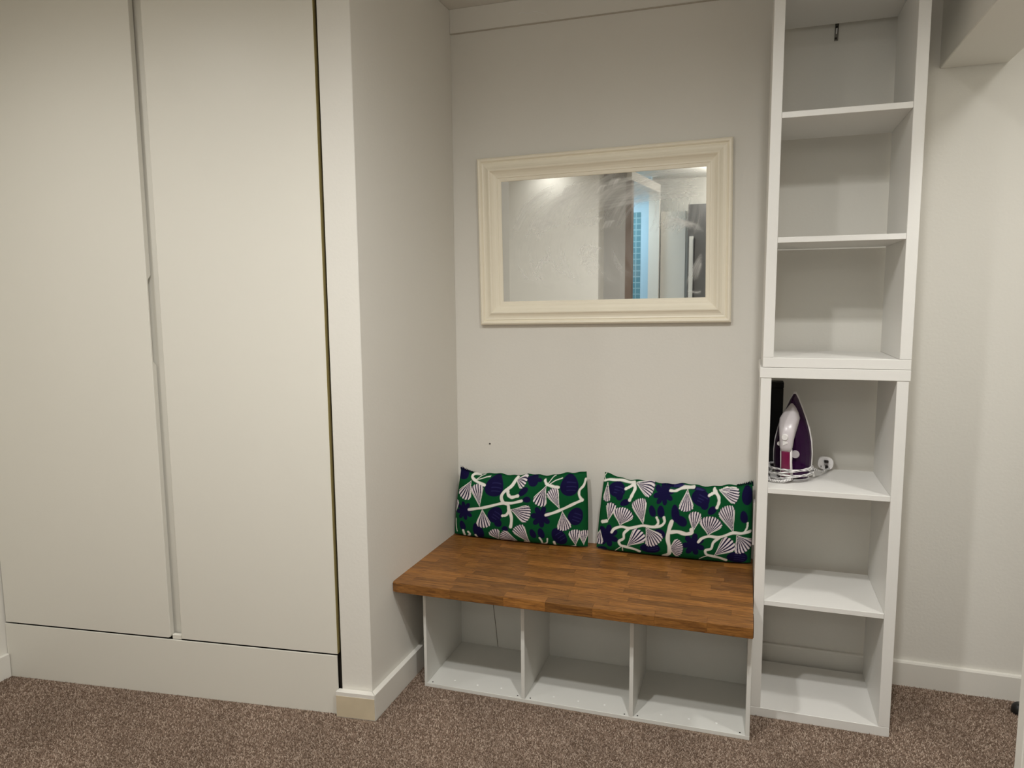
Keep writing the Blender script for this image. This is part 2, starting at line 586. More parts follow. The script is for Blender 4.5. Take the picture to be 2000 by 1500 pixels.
def tower_unit(name, label, x0, x1, z0, z1, shelves, zb, zt, lower):
    t = thing(name, label, 'shelf unit', ((x0 + x1) / 2, TY1, z0))
    ox, oz = (x0 + x1) / 2, z0
    B = lambda a, b, c, d, e, f, bv=0.0012: box(a - ox, b - ox, c - TY1, d - TY1, e - oz, f - oz, bv)
    obj('side_panel', B(x0, x0 + 0.0347, TY0, TY1, zb, zt), 'melamine', t)
    obj('side_panel', B(x1 - 0.0355, x1, TY0, TY1, zb, zt), 'melamine', t)
    e = 0.004 if lower else 0.0
    obj('bottom_panel', B(x0, x1, TY0, TY1, z0, zb - 0.0003), 'melamine', t)
    obj('top_panel', B(x0 - e, x1 + e, TY0 - e / 2, TY1, zt + 0.0003, z1), 'melamine', t)
    for s0, s1 in shelves:
        obj('shelf', B(x0 + 0.0350, x1 - 0.0358, TY0 + 0.001, TY1, s0, s1, 0.0008), 'melamine', t)
    return t
tower_unit('lower_shelf_unit', 'white open shelf unit standing on the carpet right of the bench, holding the iron', T0, T1, 0.0, 1.2804,
           [(0.4255, 0.4436), (0.8365, 0.8551)], 0.0352, 1.2441, True)
tower_unit('upper_shelf_unit', 'empty white open shelf unit stacked on top of the lower unit', T0 + 0.0045, T1 + 0.004, 1.2816, 2.5425,
           [(1.7030, 1.7216), (2.1090, 2.1285)], 1.3150, 2.5075, False)

# metal strap at the back of the topmost compartment
br = thing('wall_bracket', 'small slotted metal strap screwed to the wall in the topmost compartment', 'bracket', (1.5375, 0.0, 2.495))
obj('strap', prism_y([(-0.0065, -0.036), (0.0065, -0.036), (0.0085, 0.034), (-0.0045, 0.034)], -0.004, -0.0005, 0.0006), 'steel', br)
obj('slot', prism_y([(-0.0015, -0.012), (0.002, -0.012), (0.003, 0.012), (-0.001, 0.012)], -0.0046, -0.0038), 'cap', br)
for zz in (-0.028, 0.012, 0.028):
    s = obj('screw', cyl(0.0045, 0.004, 12, 0.003, 'Y', (zz * 0.03, -0.004, zz)), 'pin', br)

# ================================================================== bench
bc = thing('bench_cabinet', 'low white open cabinet with three compartments under the wooden bench top', 'cabinet', (0.081, -0.2159, 0))
ox, oy = 0.081, -0.2159
FY = lambda x: -0.5787 + 0.0096 * x
def panel(x0, x1, z0, z1, name, yb=-0.2159, m='melamine_in', inset=0.0):
    poly = [(x0 - ox, FY(x0) + inset - oy), (x1 - ox, FY(x1) + inset - oy), (x1 - ox, yb - oy), (x0 - ox, yb - oy)]
    return obj(name, prism(poly, z0, z1, 0.0008), m, bc)
panel(0.0809, 1.3045, 0.0, 0.015, 'bottom_panel')
panel(0.0809, 0.0925, 0.0153, 0.4118, 'side_panel')
panel(1.2902, 1.3045, 0.0153, 0.4118, 'side_panel')
panel(0.4805, 0.4950, 0.0153, 0.3965, 'divider')
panel(0.8890, 0.9032, 0.0153, 0.3965, 'divider')
panel(0.0928, 1.2899, 0.3968, 0.4118, 'top_panel')
obj('back_panel', box(0, 1.2235, 0.0006, 0.004, 0.002, 0.4115), 'melamine_in', bc)
sm = tube_mesh('crack', [(0.2415 - ox, -0.2163 - oy, 0.39), (0.243 - ox, -0.2163 - oy, 0.20), (0.252 - ox, -0.2163 - oy, 0.12), (0.262 - ox, -0.2163 - oy, 0.017)], 0.0013, 6)
link('back_crack', sm, 'seam', bc)
for x, y in [(0.19, -0.528), (0.288, -0.533), (0.385, -0.527), (0.596, -0.526), (0.692, -0.527), (0.791, -0.523), (1.0, -0.524), (1.098, -0.522), (1.193, -0.519)]:
    obj('cover_cap', cyl(0.0042, 0.0012, 12, 0.0034, 'Z', (x - ox, y - oy, 0.015)), 'cap', bc)
for x, y in [(0.11, -0.565), (0.462, -0.560), (0.513, -0.562), (0.871, -0.561), (0.918, -0.557), (1.273, -0.553)]:
    obj('screw_hole', cyl(0.003, 0.0006, 10, 0.003, 'Z', (x - ox, y - oy, 0.015)), 'hole', bc)

bt = thing('wooden_bench', 'oiled oak butcher-block bench seat fitted into the alcove, two cushions on it', 'bench', (0.65, -0.33, 0.412))
ROWS = 16
Wt, Yf, Yb = 1.3042, -0.6613, -0.0005
rowd = (Yb - Yf) / ROWS
zt0, zt1 = 0.412, 0.45
for r in range(ROWS):
    ya = Yf + r * rowd
    yb_ = ya + rowd - 0.00035
    xs = [0.0]
    x = -random.uniform(0.02, 0.25)
    while True:
        x += random.choice([random.uniform(0.11, 0.22), random.uniform(0.2, 0.42)])
        if x > Wt - 0.07:
            break
        if x > 0.05:
            xs.append(x)
    xs.append(Wt)
    for i in range(len(xs) - 1):
        a, b = xs[i], xs[i + 1] - (0.0004 if i < len(xs) - 2 else 0)
        la, lb = (0.0121 * ya, 0.0121 * yb_) if i == 0 else (0, 0)
        cx, cy = (a + b) / 2, (ya + yb_) / 2
        if i == 0 and r == 0:
            poly = [(a + 0.012 - cx, ya - cy), (b - cx, ya - cy), (b - cx, yb_ - cy), (a + lb - cx, yb_ - cy), (a + la - cx, ya + 0.014 - cy), (a + la + 0.003 - cx, ya + 0.005 - cy)]
        else:
            poly = [(a + la - cx, ya - cy), (b - cx, ya - cy), (b - cx, yb_ - cy), (a + lb - cx, yb_ - cy)]
        bm = bmesh.new()
        fs = add_prism(bm, poly, zt0 - 0.412, zt1 - 0.412 + random.uniform(-0.0002, 0.0001))
        if r == 0:
            es = [e for e in bm.edges if all(v.co.y < ya - cy + 0.0145 for v in e.verts) and abs(e.verts[0].co.z - e.verts[1].co.z) < 1e-5 and len(e.link_faces) == 2]
            es = [e for e in es if abs(e.verts[0].co.y - e.verts[1].co.y) < 0.012 and e.calc_length() > 0.004]
            bmesh.ops.bevel(bm, geom=es, offset=0.0022, segments=2, profile=0.5, affect='EDGES')
        o = obj('stave', bm, 'oak', bt, loc=(cx - 0.65, cy + 0.33, 0))
# torn right end of the block, dark against the tower
bm = bmesh.new()
prof = [(-0.655, 0.414), (-0.656, 0.449), (-0.60, 0.449), (-0.56, 0.447), (-0.52, 0.436), (-0.50, 0.430), (-0.53, 0.418), (-0.60, 0.413)]
for i in range(len(prof)):
    pass
cb = prism_x([(y + 0.33, z - 0.412) for y, z in prof], 1.3043 - 0.65, 1.3066 - 0.65)
for v in cb.verts:
    if v.co.x > 0.655:
        v.co.x += random.uniform(-0.0008, 0.0)
bm.free()
o = obj('chipped_end', cb, 'splinter', bt)
o['label'] = 'torn dark end grain at the right end of the bench top'

# ================================================================== mirror
mir = thing('wall_mirror', 'landscape wall mirror in a moulded cream frame, its glass smeared, above the bench', 'mirror', (0.65, 0.0, 1.77), 0)
mir.rotation_euler = (0, -0.0149 * 0.9, 0)
FX0, FX1, FZ0, FZ1 = 0.1255 - 0.65, 1.1892 - 0.65, 1.4056 + 0.0098 - 1.77, 2.123 + 0.0098 - 1.77
prof = [(0.0, 0.002), (0.0, 0.022), (0.003, 0.028), (0.008, 0.0315), (0.014, 0.0305), (0.0185, 0.026), (0.0200, 0.0235), (0.0225, 0.0240), (0.0235, 0.0265),
        (0.030, 0.0250), (0.038, 0.0262), (0.046, 0.0300), (0.052, 0.0345), (0.056, 0.0355), (0.060, 0.0335), (0.064, 0.0280), (0.072, 0.0215), (0.082, 0.0175), (0.0885, 0.0170),
        (0.090, 0.0145), (0.1035, 0.0130), (0.1050, 0.0110), (0.1050, 0.002)]
def rail(ax, ay, bx, by, ix, iy, jx, jy):
    bm = bmesh.new()
    A, B = [], []
    for u, h in prof:
        k = u / 0.105
        A.append(bm.verts.new((ax + (ix - ax) * k, -h, ay + (iy - ay) * k)))
        B.append(bm.verts.new((bx + (jx - bx) * k, -h, by + (jy - by) * k)))
    n = len(prof)
    for i in range(n):
        bm.faces.new((A[i], A[(i + 1) % n], B[(i + 1) % n], B[i]))
    bm.faces.new(A[::-1])
    bm.faces.new(B)
    return bm
GX0, GX1, GZ0, GZ1 = FX0 + 0.105, FX1 - 0.1007, FZ0 + 0.1015, FZ1 - 0.103
oc = [(FX0, FZ0), (FX1, FZ0), (FX1, FZ1), (FX0, FZ1)]
ic = [(GX0, GZ0), (GX1, GZ0), (GX1, GZ1), (GX0, GZ1)]
for i in range(4):
    a, b, c, d = oc[i], oc[(i + 1) % 4], ic[i], ic[(i + 1) % 4]
    o = obj('frame_rail', rail(a[0], a[1], b[0], b[1], c[0], c[1], d[0], d[1]), 'cream', mir)
obj('backing', box(GX0 - 0.02, GX1 + 0.02, -0.0015, -0.0005, GZ0 - 0.02, GZ1 + 0.02), 'black', mir)

def seg_dist(px, py, pts):
    """distance to a polyline and the fraction along it"""
    best = np.full(px.shape, 1e9)
    frac = np.zeros(px.shape)
    side = np.zeros(px.shape)
    n = len(pts) - 1
    for i in range(n):
        ax, ay = pts[i][:2]
        bx, by = pts[i + 1][:2]
        dx, dy = bx - ax, by - ay
        L = dx * dx + dy * dy + 1e-9
        t = np.clip(((px - ax) * dx + (py - ay) * dy) / L, 0, 1)
        ex, ey = px - ax - t * dx, py - ay - t * dy
        d = np.hypot(ex, ey)
        m = d < best
        best = np.where(m, d, best)
        frac = np.where(m, (i + t) / n, frac)
        side = np.where(m, np.sign(dx * ey - dy * ex) * d, side)
    return best, frac, side

def homography(src, dst):
    A, b = [], []
    for (x, y), (u, v) in zip(src, dst):
        A.append([x, y, 1, 0, 0, 0, -u * x, -u * y]); b.append(u)
        A.append([0, 0, 0, x, y, 1, -v * x, -v * y]); b.append(v)
    h = np.linalg.solve(np.array(A, float), np.array(b, float))
    return np.append(h, 1).reshape(3, 3)

def hmap(Hm, x, y):
    w = Hm[2, 0] * x + Hm[2, 1] * y + Hm[2, 2]
    return (Hm[0, 0] * x + Hm[0, 1] * y + Hm[0, 2]) / w, (Hm[1, 0] * x + Hm[1, 1] * y + Hm[1, 2]) / w

def mirror_glass():
    nx, nz = 330, 200
    gx, gz = np.meshgrid(np.linspace(0, 1, nx), np.linspace(0, 1, nz))
    gx, gz = gx.ravel(), gz.ravel()
    V = np.stack([GX0 - 0.003 + gx * (GX1 - GX0 + 0.006), np.full(gx.shape, -0.010), GZ0 - 0.003 + gz * (GZ1 - GZ0 + 0.006)], 1)
    idx = np.arange(nx * nz).reshape(nz, nx)
    F = np.stack([idx[:-1, :-1].ravel(), idx[:-1, 1:].ravel(), idx[1:, 1:].ravel(), idx[1:, :-1].ravel()], 1)
    me = bpy.data.meshes.new('mirror_glass')
    me.from_pydata(V.tolist(), [], F.tolist())
    # dried cleaning smears; drawn in a 1350 x 850 sheet over the glass
    x, y = gx * 1350, (1 - gz) * 850
    s = np.full(x.shape, 0.055)
    s += 0.10 * np.exp(-((x - 520) / 420) ** 2 - ((y - 250) / 260) ** 2) * (0.6 + 0.4 * np.sin((x * 0.8 + y) * 0.013))
    R = np.random.default_rng(5)
    strokes = []
    def st(pts, w, a, f):
        strokes.append((catmull(pts, 6), w, a, f))
    # sweeping arcs up to the right
    for k in range(13):
        bx, by = 60 + k * 62 + R.uniform(-20, 20), 380 + R.uniform(-60, 60)
        st([(bx, by), (bx + 70, by - 160), (bx + 170, by - 260), (bx + 300, by - 320)], 38, 0.24 + R.uniform(-0.06, 0.08), R.uniform(0.14, 0.22))
    # turning points where the cloth stopped
    for (bx, by) in [(255, 300), (300, 320), (350, 315), (535, 300), (565, 290), (630, 300), (660, 305), (740, 330), (530, 60), (480, 80), (780, 55), (690, 90), (590, 490), (650, 505), (310, 560), (290, 585), (590, 570)]:
        for j in range(4):
            ox_ = (j - 1.5) * 17 + R.uniform(-3, 3)
            st([(bx + ox_ - 26, by + 46 - j * 4), (bx + ox_ - 8, by + 8 - j * 5), (bx + ox_ + 12, by - 20 + j * 3)], 7.5, 0.30 + R.uniform(-0.08, 0.1), 0.05)
    # fainter sweeps down
    for k in range(12):
        bx, by = 140 + k * 66 + R.uniform(-25, 25), 360 + R.uniform(0, 80)
        st([(bx, by), (bx - 26, by + 120), (bx + 5, by + 230), (bx + 40, by + 330)], 30, 0.11, 0.3)
    for k in range(7):
        bx, by = 90 + k * 110, 560 + R.uniform(-50, 50)
        st([(bx, by - 150), (bx + 15, by), (bx + 80, by + 110), (bx + 170, by + 160)], 26, 0.12, 0.3)
    # broad bands across the upper right
    for k in range(11):
        by = 25 + k * 17 + R.uniform(-8, 8)
        st([(560 + R.uniform(0, 120), by + 55), (850, by + 20), (1080, by), (1330, by - 5)], 12, 0.26, 0.3)
    for k in range(9):
        bx, by = 1010 + k * 34, 150 + R.uniform(-20, 20)
        st([(bx, by), (bx + 30, by + 90), (bx + 20, by + 190), (bx - 10, by + 270)], 13, 0.19, 0.35)
    for k in range(6):
        bx, by = 1050 + k * 24, 330 + k * 9
        st([(bx, by + 40), (bx + 50, by), (bx + 110, by - 5), (bx + 160, by + 50)], 14, 0.25, 0.3)
    for k in range(4):
        st([(1230 + k * 20, 760 - k * 10), (1270 + k * 14, 650), (1320, 560 + k * 20)], 9, 0.35, 0.4)
    st([(1230, 800), (1290, 812), (1320, 805)], 9, 0.4, 0.5)
    acc = np.zeros(x.shape)
    for pts, w, a, f in strokes:
        xs = [p[0] for p in pts]; ys = [p[1] for p in pts]
        m = (x > min(xs) - 3 * w) & (x < max(xs) + 3 * w) & (y > min(ys) - 3 * w) & (y < max(ys) + 3 * w)
        if not m.any():
            continue
        d, t, sd = seg_dist(x[m], y[m], pts)
        ph = R.uniform(0, 6)
        streak = 0.72 + 0.20 * np.sin(sd * f * 0.9 + ph) + 0.10 * np.sin(sd * f * 2.3 + 2 * ph)
        v = a * np.exp(-(d / w) ** 2 * 1.3) * np.clip(streak, 0, 1.1) * np.sin(np.clip(t, 0, 1) * 3.14159) ** 0.5 * (0.8 + 0.3 * t)
        acc[m] = acc[m] + v * (1 - acc[m])
    s = np.clip(s + 1.35 * acc, 0, 0.85)
    at = me.attributes.new('smear', 'FLOAT', 'POINT')
    at.data.foreach_set('value', s.astype(np.float32))
    o = link('mirror_glass', me, 'mirror', mir)
    o['label'] = 'mirror glass covered with white wiping smears'
mirror_glass()

# ================================================================== cushions
GREEN, NAVY, WHITE, LILAC = [np.array(c[:3]) for c in (srgb(7, 80, 41), srgb(17, 12, 58), srgb(236, 234, 226), srgb(236, 226, 230))]

def paint(px, py, branches, fans, navy, flowers):
    """flat cotton print: navy shapes, striped fans and white branches on green"""
    C = np.tile(GREEN, (len(px), 1))
    def over(mask, col):
        a = np.clip(mask, 0, 1)[:, None]
        C[:] = C * (1 - a) + col * a
    soft = 5.0
    for cx, cy, rx, ry, rot in navy:
        ca, sa = math.cos(math.radians(rot)), math.sin(math.radians(rot))
        u, v = (px - cx) * ca + (py - cy) * sa, -(px - cx) * sa + (py - cy) * ca
        th = np.arctan2(v / ry, u / rx)
        rr = np.hypot(u / rx, v / ry) * (1 + 0.03 * np.cos(3 * th + 1))
        over((1 - rr) * min(rx, ry) / soft + 0.5, NAVY)
        if rx > 75:     # veins
            for k in (-0.35, 0.05, 0.4):
                d = np.abs(v - k * ry - 0.12 * rx * (u / rx) ** 2)
                over(np.where((rr < 0.8) & (u > -0.3 * rx), 0.35 * (1 - d / 7), 0), np.array(srgb(70, 70, 130)[:3]))
    for cx, cy, r, n, rot in flowers:
        th = np.arctan2(py - cy, px - cx) + rot
        rr = np.hypot(px - cx, py - cy)
        edge = r * (0.55 + 0.45 * np.abs(np.cos(th * n / 2)) ** 0.8)
        over((edge - rr) / soft + 0.5, NAVY)
    for bx, by, tx, ty, ha, n in fans:
        L = math.hypot(tx - bx, ty - by)
        a0 = math.atan2(ty - by, tx - bx)
        dx, dy = px - bx, py - by
        r = np.hypot(dx, dy)
        th = np.arctan2(dy, dx) - a0
        th = (th + math.pi) % (2 * math.pi) - math.pi
        h = math.radians(ha)
        f = r / L
        width = h * (0.78 + 0.42 * np.sin(np.clip(f, 0, 1.1) * 2.3))
        rim = L * (0.86 + 0.14 * np.sqrt(np.clip(1 - (th / (h * 1.15)) ** 2, 0, 1)))
        scal = 0.05 * L * np.abs(np.cos(th / h * n * math.pi / 2))
        inside = np.minimum((width - np.abs(th)) * np.maximum(r, 8), rim + scal - r)
        over(inside / soft + 0.9, NAVY)
        q = (th / width + 1) / 2 * n
        fr = np.abs(((q + 0.12 * np.sin(f * 5 + bx)) % 1) - 0.5) * 2          # 0 at stripe centre
        thick = np.clip(0.26 + 0.34 * f, 0, 0.58)
        cell = width * 2 * np.maximum(r, 1) / n
        st = (thick - fr) * cell / 2
        over(np.where((f > 0.12), np.minimum(st, inside) / 3.0 + 0.5, 0), LILAC)
        line = np.abs(width - np.abs(th)) * np.maximum(r, 1)
        over(np.where((r < rim) & (np.abs(th) < width * 1.3), (5 - line) / 3, 0), WHITE)
    for w, pts in branches:
        d, t, sd = seg_dist(px, py, catmull(pts, 6))
        over((w * 0.5 * (1 + 0.1 * np.sin(t * 20)) - d) / soft + 0.5, WHITE)
    return C

def cushion(name, label, corners, px_corners, thick, art, ruffle, sag, bulge_shift=0.0):
    """corners: TL, TR, BR, BL in world; px_corners: same corners in the drawing sheet"""
    TL, TR, BR, BL = [Vector(c) for c in corners]
    org = (BL + BR) / 2
    t = thing(name, label, 'cushion', tuple(org), 0, 'patterned cushions on the bench')
    nx, nz = 330, 170
    u, v = np.meshgrid(np.linspace(0, 1, nx), np.linspace(0, 1, nz))
    u, v = u.ravel(), v.ravel()
    # outline: edges drawn in between the pointed corners
    U, Vv = 2 * u - 1, 2 * v - 1
    dz = -sag[0] * (1 - np.abs(U) ** 3.2) * np.clip(Vv, 0, 1) ** 2
    dx = -U * sag[1] * (1 - Vv ** 2)
    A = [np.array(c) for c in (TL, TR, BR, BL)]
    P = ((1 - u) * v)[:, None] * A[0] + (u * v)[:, None] * A[1] + (u * (1 - v))[:, None] * A[2] + ((1 - u) * (1 - v))[:, None] * A[3]
    P[:, 2] += dz + 0.0035 * np.sin(u * 23 + 1) * np.clip(Vv, 0, 1) ** 3 + 0.002 * np.sin(u * 61) * np.clip(Vv, 0, 1) ** 5
    P[:, 0] += dx
    prof = (np.clip(1 - np.abs(U) ** 3.2, 0, 1) * np.clip(1 - np.abs(Vv + 0.06) ** 2.6, 0, 1)) ** 0.5
    prof = np.where((v <= 0) | (v >= 1) | (u <= 0) | (u >= 1), 0, prof)
    wr = 0.0025 * np.sin(u * 40 + 6 * v) * np.clip(Vv, 0, 1) * np.clip(1 - Vv, 0, 1) * 4 + 0.003 * np.sin(v * 26 + u * 5) * np.abs(U) ** 4 * (1 - np.abs(U))* 6
    idx = np.arange(nx * nz).reshape(nz, nx)
    F = np.stack([idx[:-1, :-1].ravel(), idx[:-1, 1:].ravel(), idx[1:, 1:].ravel(), idx[1:, :-1].ravel()], 1)
    Hm = homography([(0, 1), (1, 1), (1, 0), (0, 0)], px_corners)
    # sheet position of each point of the front (flat coordinates after the outline is drawn in)
    wv = max((TL - BL).length, 1e-3)
    wu = max((TR - TL).length, 1e-3)
    sx, sy = hmap(Hm, u + dx / wu, v + dz / wv)
    col = paint(sx, sy, *art)
    for nm, sgn in (('front_cover', -1), ('back_cover', 1)):
        Q = P.copy()
        Q[:, 1] += sgn * (thick * prof + (wr * prof if sgn < 0 else 0)) * (1.0 if sgn < 0 else 0.55)
        Q -= np.array(org)
        if sgn > 0:       # back only coarse
            st = 6
            ii = idx[::st, ::st]
            if (nx - 1) % st or (nz - 1) % st:
                rows = sorted(set(list(range(0, nz, st)) + [nz - 1])); cols = sorted(set(list(range(0, nx, st)) + [nx - 1]))
                ii = idx[np.ix_(rows, cols)]
            fl = ii.ravel()
            k = np.arange(len(fl)).reshape(ii.shape)
            FF = np.stack([k[:-1, :-1].ravel(), k[1:, :-1].ravel(), k[1:, 1:].ravel(), k[:-1, 1:].ravel()], 1)
            QQ, CC = Q[fl], col[fl]
        else:
            QQ, FF, CC = Q, F, col
        me = bpy.data.meshes.new(nm)
        me.from_pydata(QQ.tolist(), [], FF.tolist())
        at = me.color_attributes.new('paint', 'FLOAT_COLOR', 'POINT')
        at.data.foreach_set('color', np.concatenate([CC, np.ones((len(CC), 1))], 1).astype(np.float32).ravel())
        link(nm, me, 'print', t, smooth=True)
    # gathered corner of the cover
    rc = Vector(corners[ruffle[0]]) - org
    s = ruffle[1]
    V, Fc, Cc = [], [], []
    n = 26
    for i in range(n):
        a = i / (n - 1)
        x = rc.x + s * (0.062 * a - 0.004)
        zz = rc.z + 0.004 - 0.014 * a
        for j, (oy_, oz_) in enumerate(((0.006, -0.016), (-0.004 + 0.004 * math.sin(i * 1.9), 0.002), (0.002 * math.cos(i * 1.7), 0.010 + 0.005 * math.sin(i * 2.3) - 0.010 * a), (0.008, -0.016))):
            V.append((x + s * 0.002 * math.sin(i * 2.3 + j), rc.y + oy_, zz + oz_))
            w = (i % 4 == 1 and j == 2)
            Cc.append(tuple(WHITE if w else (NAVY * 0.6 if ruffle[2] == 0 or i % 3 else GREEN)) + (1,))
    for i in range(n - 1):
        for j in range(4):
            Fc.append((i * 4 + j, i * 4 + (j + 1) % 4, (i + 1) * 4 + (j + 1) % 4, (i + 1) * 4 + j))
    me = bpy.data.meshes.new('gathered_corner')
    me.from_pydata(V, [], Fc)
    at = me.color_attributes.new('paint', 'FLOAT_COLOR', 'POINT')
    at.data.foreach_set('color', np.array(Cc, np.float32).ravel())
    link('gathered_corner', me, 'print', t, smooth=True)
    return t

art1 = (
    [(28, [(520, 288), (440, 258), (380, 232), (350, 205), (362, 178), (430, 172)]), (9, [(385, 232), (440, 222), (500, 212), (560, 208)]), (8, [(410, 225), (450, 190), (490, 182)]),
     (30, [(345, 572), (430, 555), (520, 540), (640, 510), (760, 482), (870, 480), (985, 455)]), (36, [(890, 215), (850, 290), (770, 350), (737, 410), (760, 470), (820, 500), (832, 560), (862, 640), (860, 720), (850, 765)]),
     (34, [(810, 345), (820, 385), (860, 415), (935, 400)]), (30, [(832, 570), (800, 620), (755, 630)]),
     (18, [(1000, 958), (1090, 993), (1200, 995), (1280, 975), (1298, 915)]), (22, [(1225, 985), (1218, 940), (1200, 905)]),
     (32, [(1290, 618), (1380, 595), (1500, 555), (1640, 500), (1750, 465)]), (28, [(1750, 470), (1712, 410), (1715, 350), (1765, 300), (1790, 230)]),
     (28, [(1445, 312), (1370, 300), (1290, 275), (1255, 235)]), (9, [(1300, 275), (1350, 215), (1380, 200)]), (9, [(1320, 280), (1400, 240), (1480, 225)]),
     (30, [(1378, 960), (1385, 1020)]), (14, [(1410, 1022), (1560, 1030), (1650, 1018)]),
     (26, [(270, 835), (282, 900)]), (24, [(330, 850), (348, 880), (325, 910)]), (24, [(415, 890), (430, 930)]), (10, [(175, 700), (180, 800), (190, 860)])],
    [(350, 240, 265, 440, 23, 5), (480, 530, 425, 285, 17, 5), (510, 555, 528, 775, 22, 5), (850, 555, 1085, 620, 25, 7), (1070, 985, 925, 760, 17, 6), (885, 222, 1015, 270, 28, 5),
     (1285, 285, 1195, 500, 22, 5), (1465, 550, 1355, 330, 17, 6), (1500, 575, 1525, 805, 22, 6), (1650, 1015, 1650, 815, 22, 5), (1755, 1015, 1758, 835, 18, 5),
     (690, 945, 630, 810, 28, 5), (915, 955, 720, 880, 24, 7), (175, 620, 185, 480, 10, 3)],
    [(640, 305, 112, 108, 0), (1585, 300, 118, 110, 0), (665, 620, 85, 100, 30), (1665, 650, 95, 105, 20), (1110, 250, 62, 55, 0), (1060, 235, 40, 25, 0), (1180, 240, 40, 18, 0), (1000, 355, 68, 36, -35), (1050, 440, 50, 34, 0),
     (1120, 850, 38, 62, -20), (1225, 845, 42, 68, -15), (1450, 890, 85, 120, -35), (455, 830, 62, 105, -15), (780, 790, 40, 34, 0), (265, 775, 38, 60, -15), (235, 190, 70, 50, 0), (700, 720, 45, 50, 0)],
    [(290, 590, 112, 8, 0.2), (1230, 640, 130, 7, 0.3)])
art2 = (
    [(28, [(310, 755), (340, 715), (420, 690), (500, 705), (580, 690), (660, 675), (760, 690), (850, 680), (892, 640), (885, 590)]), (24, [(790, 690), (825, 645), (805, 590)]),
     (28, [(505, 708), (450, 760), (445, 820), (395, 855), (410, 900), (470, 920), (560, 945), (620, 975)]), (9, [(430, 910), (380, 945), (345, 975)]), (9, [(430, 915), (432, 970)]),
     (30, [(1270, 860), (1310, 820), (1390, 800), (1480, 815), (1560, 800), (1650, 775), (1740, 790), (1840, 785)]), (22, [(1770, 790), (1805, 740), (1812, 690)]),
     (28, [(1500, 820), (1435, 870), (1410, 940), (1350, 960), (1360, 1010), (1430, 1035), (1500, 1055), (1575, 1090)]), (9, [(1380, 1025), (1320, 1045), (1280, 1070)]),
     (42, [(972, 635), (945, 720), (932, 820), (950, 920), (945, 1000), (885, 1035)]), (38, [(950, 750), (1040, 745), (1130, 770), (1195, 755), (1190, 725)]),
     (20, [(190, 235), (260, 222), (400, 228), (520, 250)]), (32, [(520, 255), (545, 300), (520, 360), (497, 410)]), (28, [(440, 300), (525, 262)]),
     (28, [(1375, 378), (1450, 350)]), (32, [(1430, 335), (1480, 395), (1487, 450), (1467, 500)]), (22, [(935, 325), (1000, 330), (1080, 315), (1200, 312)]), (34, [(195, 652), (245, 640)]),
     (8, [(200, 220), (190, 190), (210, 165)])],
    [(545, 255, 745, 325, 20, 6), (662, 668, 595, 410, 17, 7), (400, 680, 450, 500, 38, 9), (265, 635, 298, 450, 17, 4), (480, 912, 650, 755, 23, 5), (690, 690, 810, 880, 27, 7),
     (945, 935, 1095, 930, 46, 10), (1130, 318, 1125, 525, 22, 6), (1485, 340, 1700, 410, 19, 6), (1655, 775, 1560, 505, 18, 7), (1375, 790, 1420, 600, 40, 9), (1210, 745, 1232, 545, 20, 5),
     (1440, 1028, 1640, 870, 22, 5), (1690, 800, 1800, 990, 30, 7), (235, 240, 232, 430, 12, 4), (175, 740, 150, 900, 20, 4), (1480, 335, 1600, 350, 10, 3)],
    [(345, 310, 95, 75, 10), (1285, 405, 105, 80, 20), (380, 370, 40, 50, 0), (1330, 470, 45, 50, 0), (755, 525, 36, 62, -20), (850, 530, 40, 65, -10), (1010, 555, 45, 95, -10), (1075, 630, 75, 50, 35), (445, 438, 55, 34, -20), (1415, 528, 52, 40, -30),
     (740, 930, 112, 62, 5), (845, 765, 65, 48, 35), (1700, 1060, 118, 70, 10), (1770, 620, 42, 68, -15), (1805, 400, 62, 100, 0), (200, 955, 60, 28, 0), (1000, 290, 110, 18, 8), (1250, 325, 90, 12, 3)],
    [(870, 350, 118, 8, 0.2), (262, 800, 128, 7, 0.5), (1215, 890, 128, 7, 0.5)])
cushion('scatter_cushion', 'green cushion with navy and white botanical print at the left end of the bench', 
        [(0.036, -0.052, 0.757), (0.617, -0.052, 0.789), (0.626, -0.064, 0.455), (0.004, -0.064, 0.455)],
        [(200, 125), (1795, 140), (1800, 1045), (150, 900)], 0.062, art1, (0, 1, 0), (0.023, -0.004))
cushion('scatter_cushion', 'green cushion with navy and white botanical print, right one, against the shelf tower',
        [(0.697, -0.052, 0.783), (1.294, -0.052, 0.781), (1.296, -0.064, 0.455), (0.664, -0.064, 0.455)],
        [(190, 155), (1862, 285), (1850, 1150), (130, 955)], 0.062, art2, (1, -1, 1), (0.024, -0.003))
cs = obj('cover_strip', box(1.2995, 1.3062, -0.100, -0.030, 0.540, 0.712, 0.002), 'whiteplastic')
tag(cs, 'narrow white plastic strip behind the right cushion, fixed to the tower side', 'strip')

# ================================================================== things on the iron shelf
bk = thing('upright_box', 'tall narrow black box standing behind the iron', 'box', (1.3692, -0.072, 0.8556))
obj('carton', box(-0.0262, 0.0262, -0.033, 0.033, 0.0, 0.318, 0.002), 'black', bk)
obj('lid', box(-0.0268, 0.0268, -0.0336, 0.0336, 0.318, 0.341, 0.002), 'black', bk)

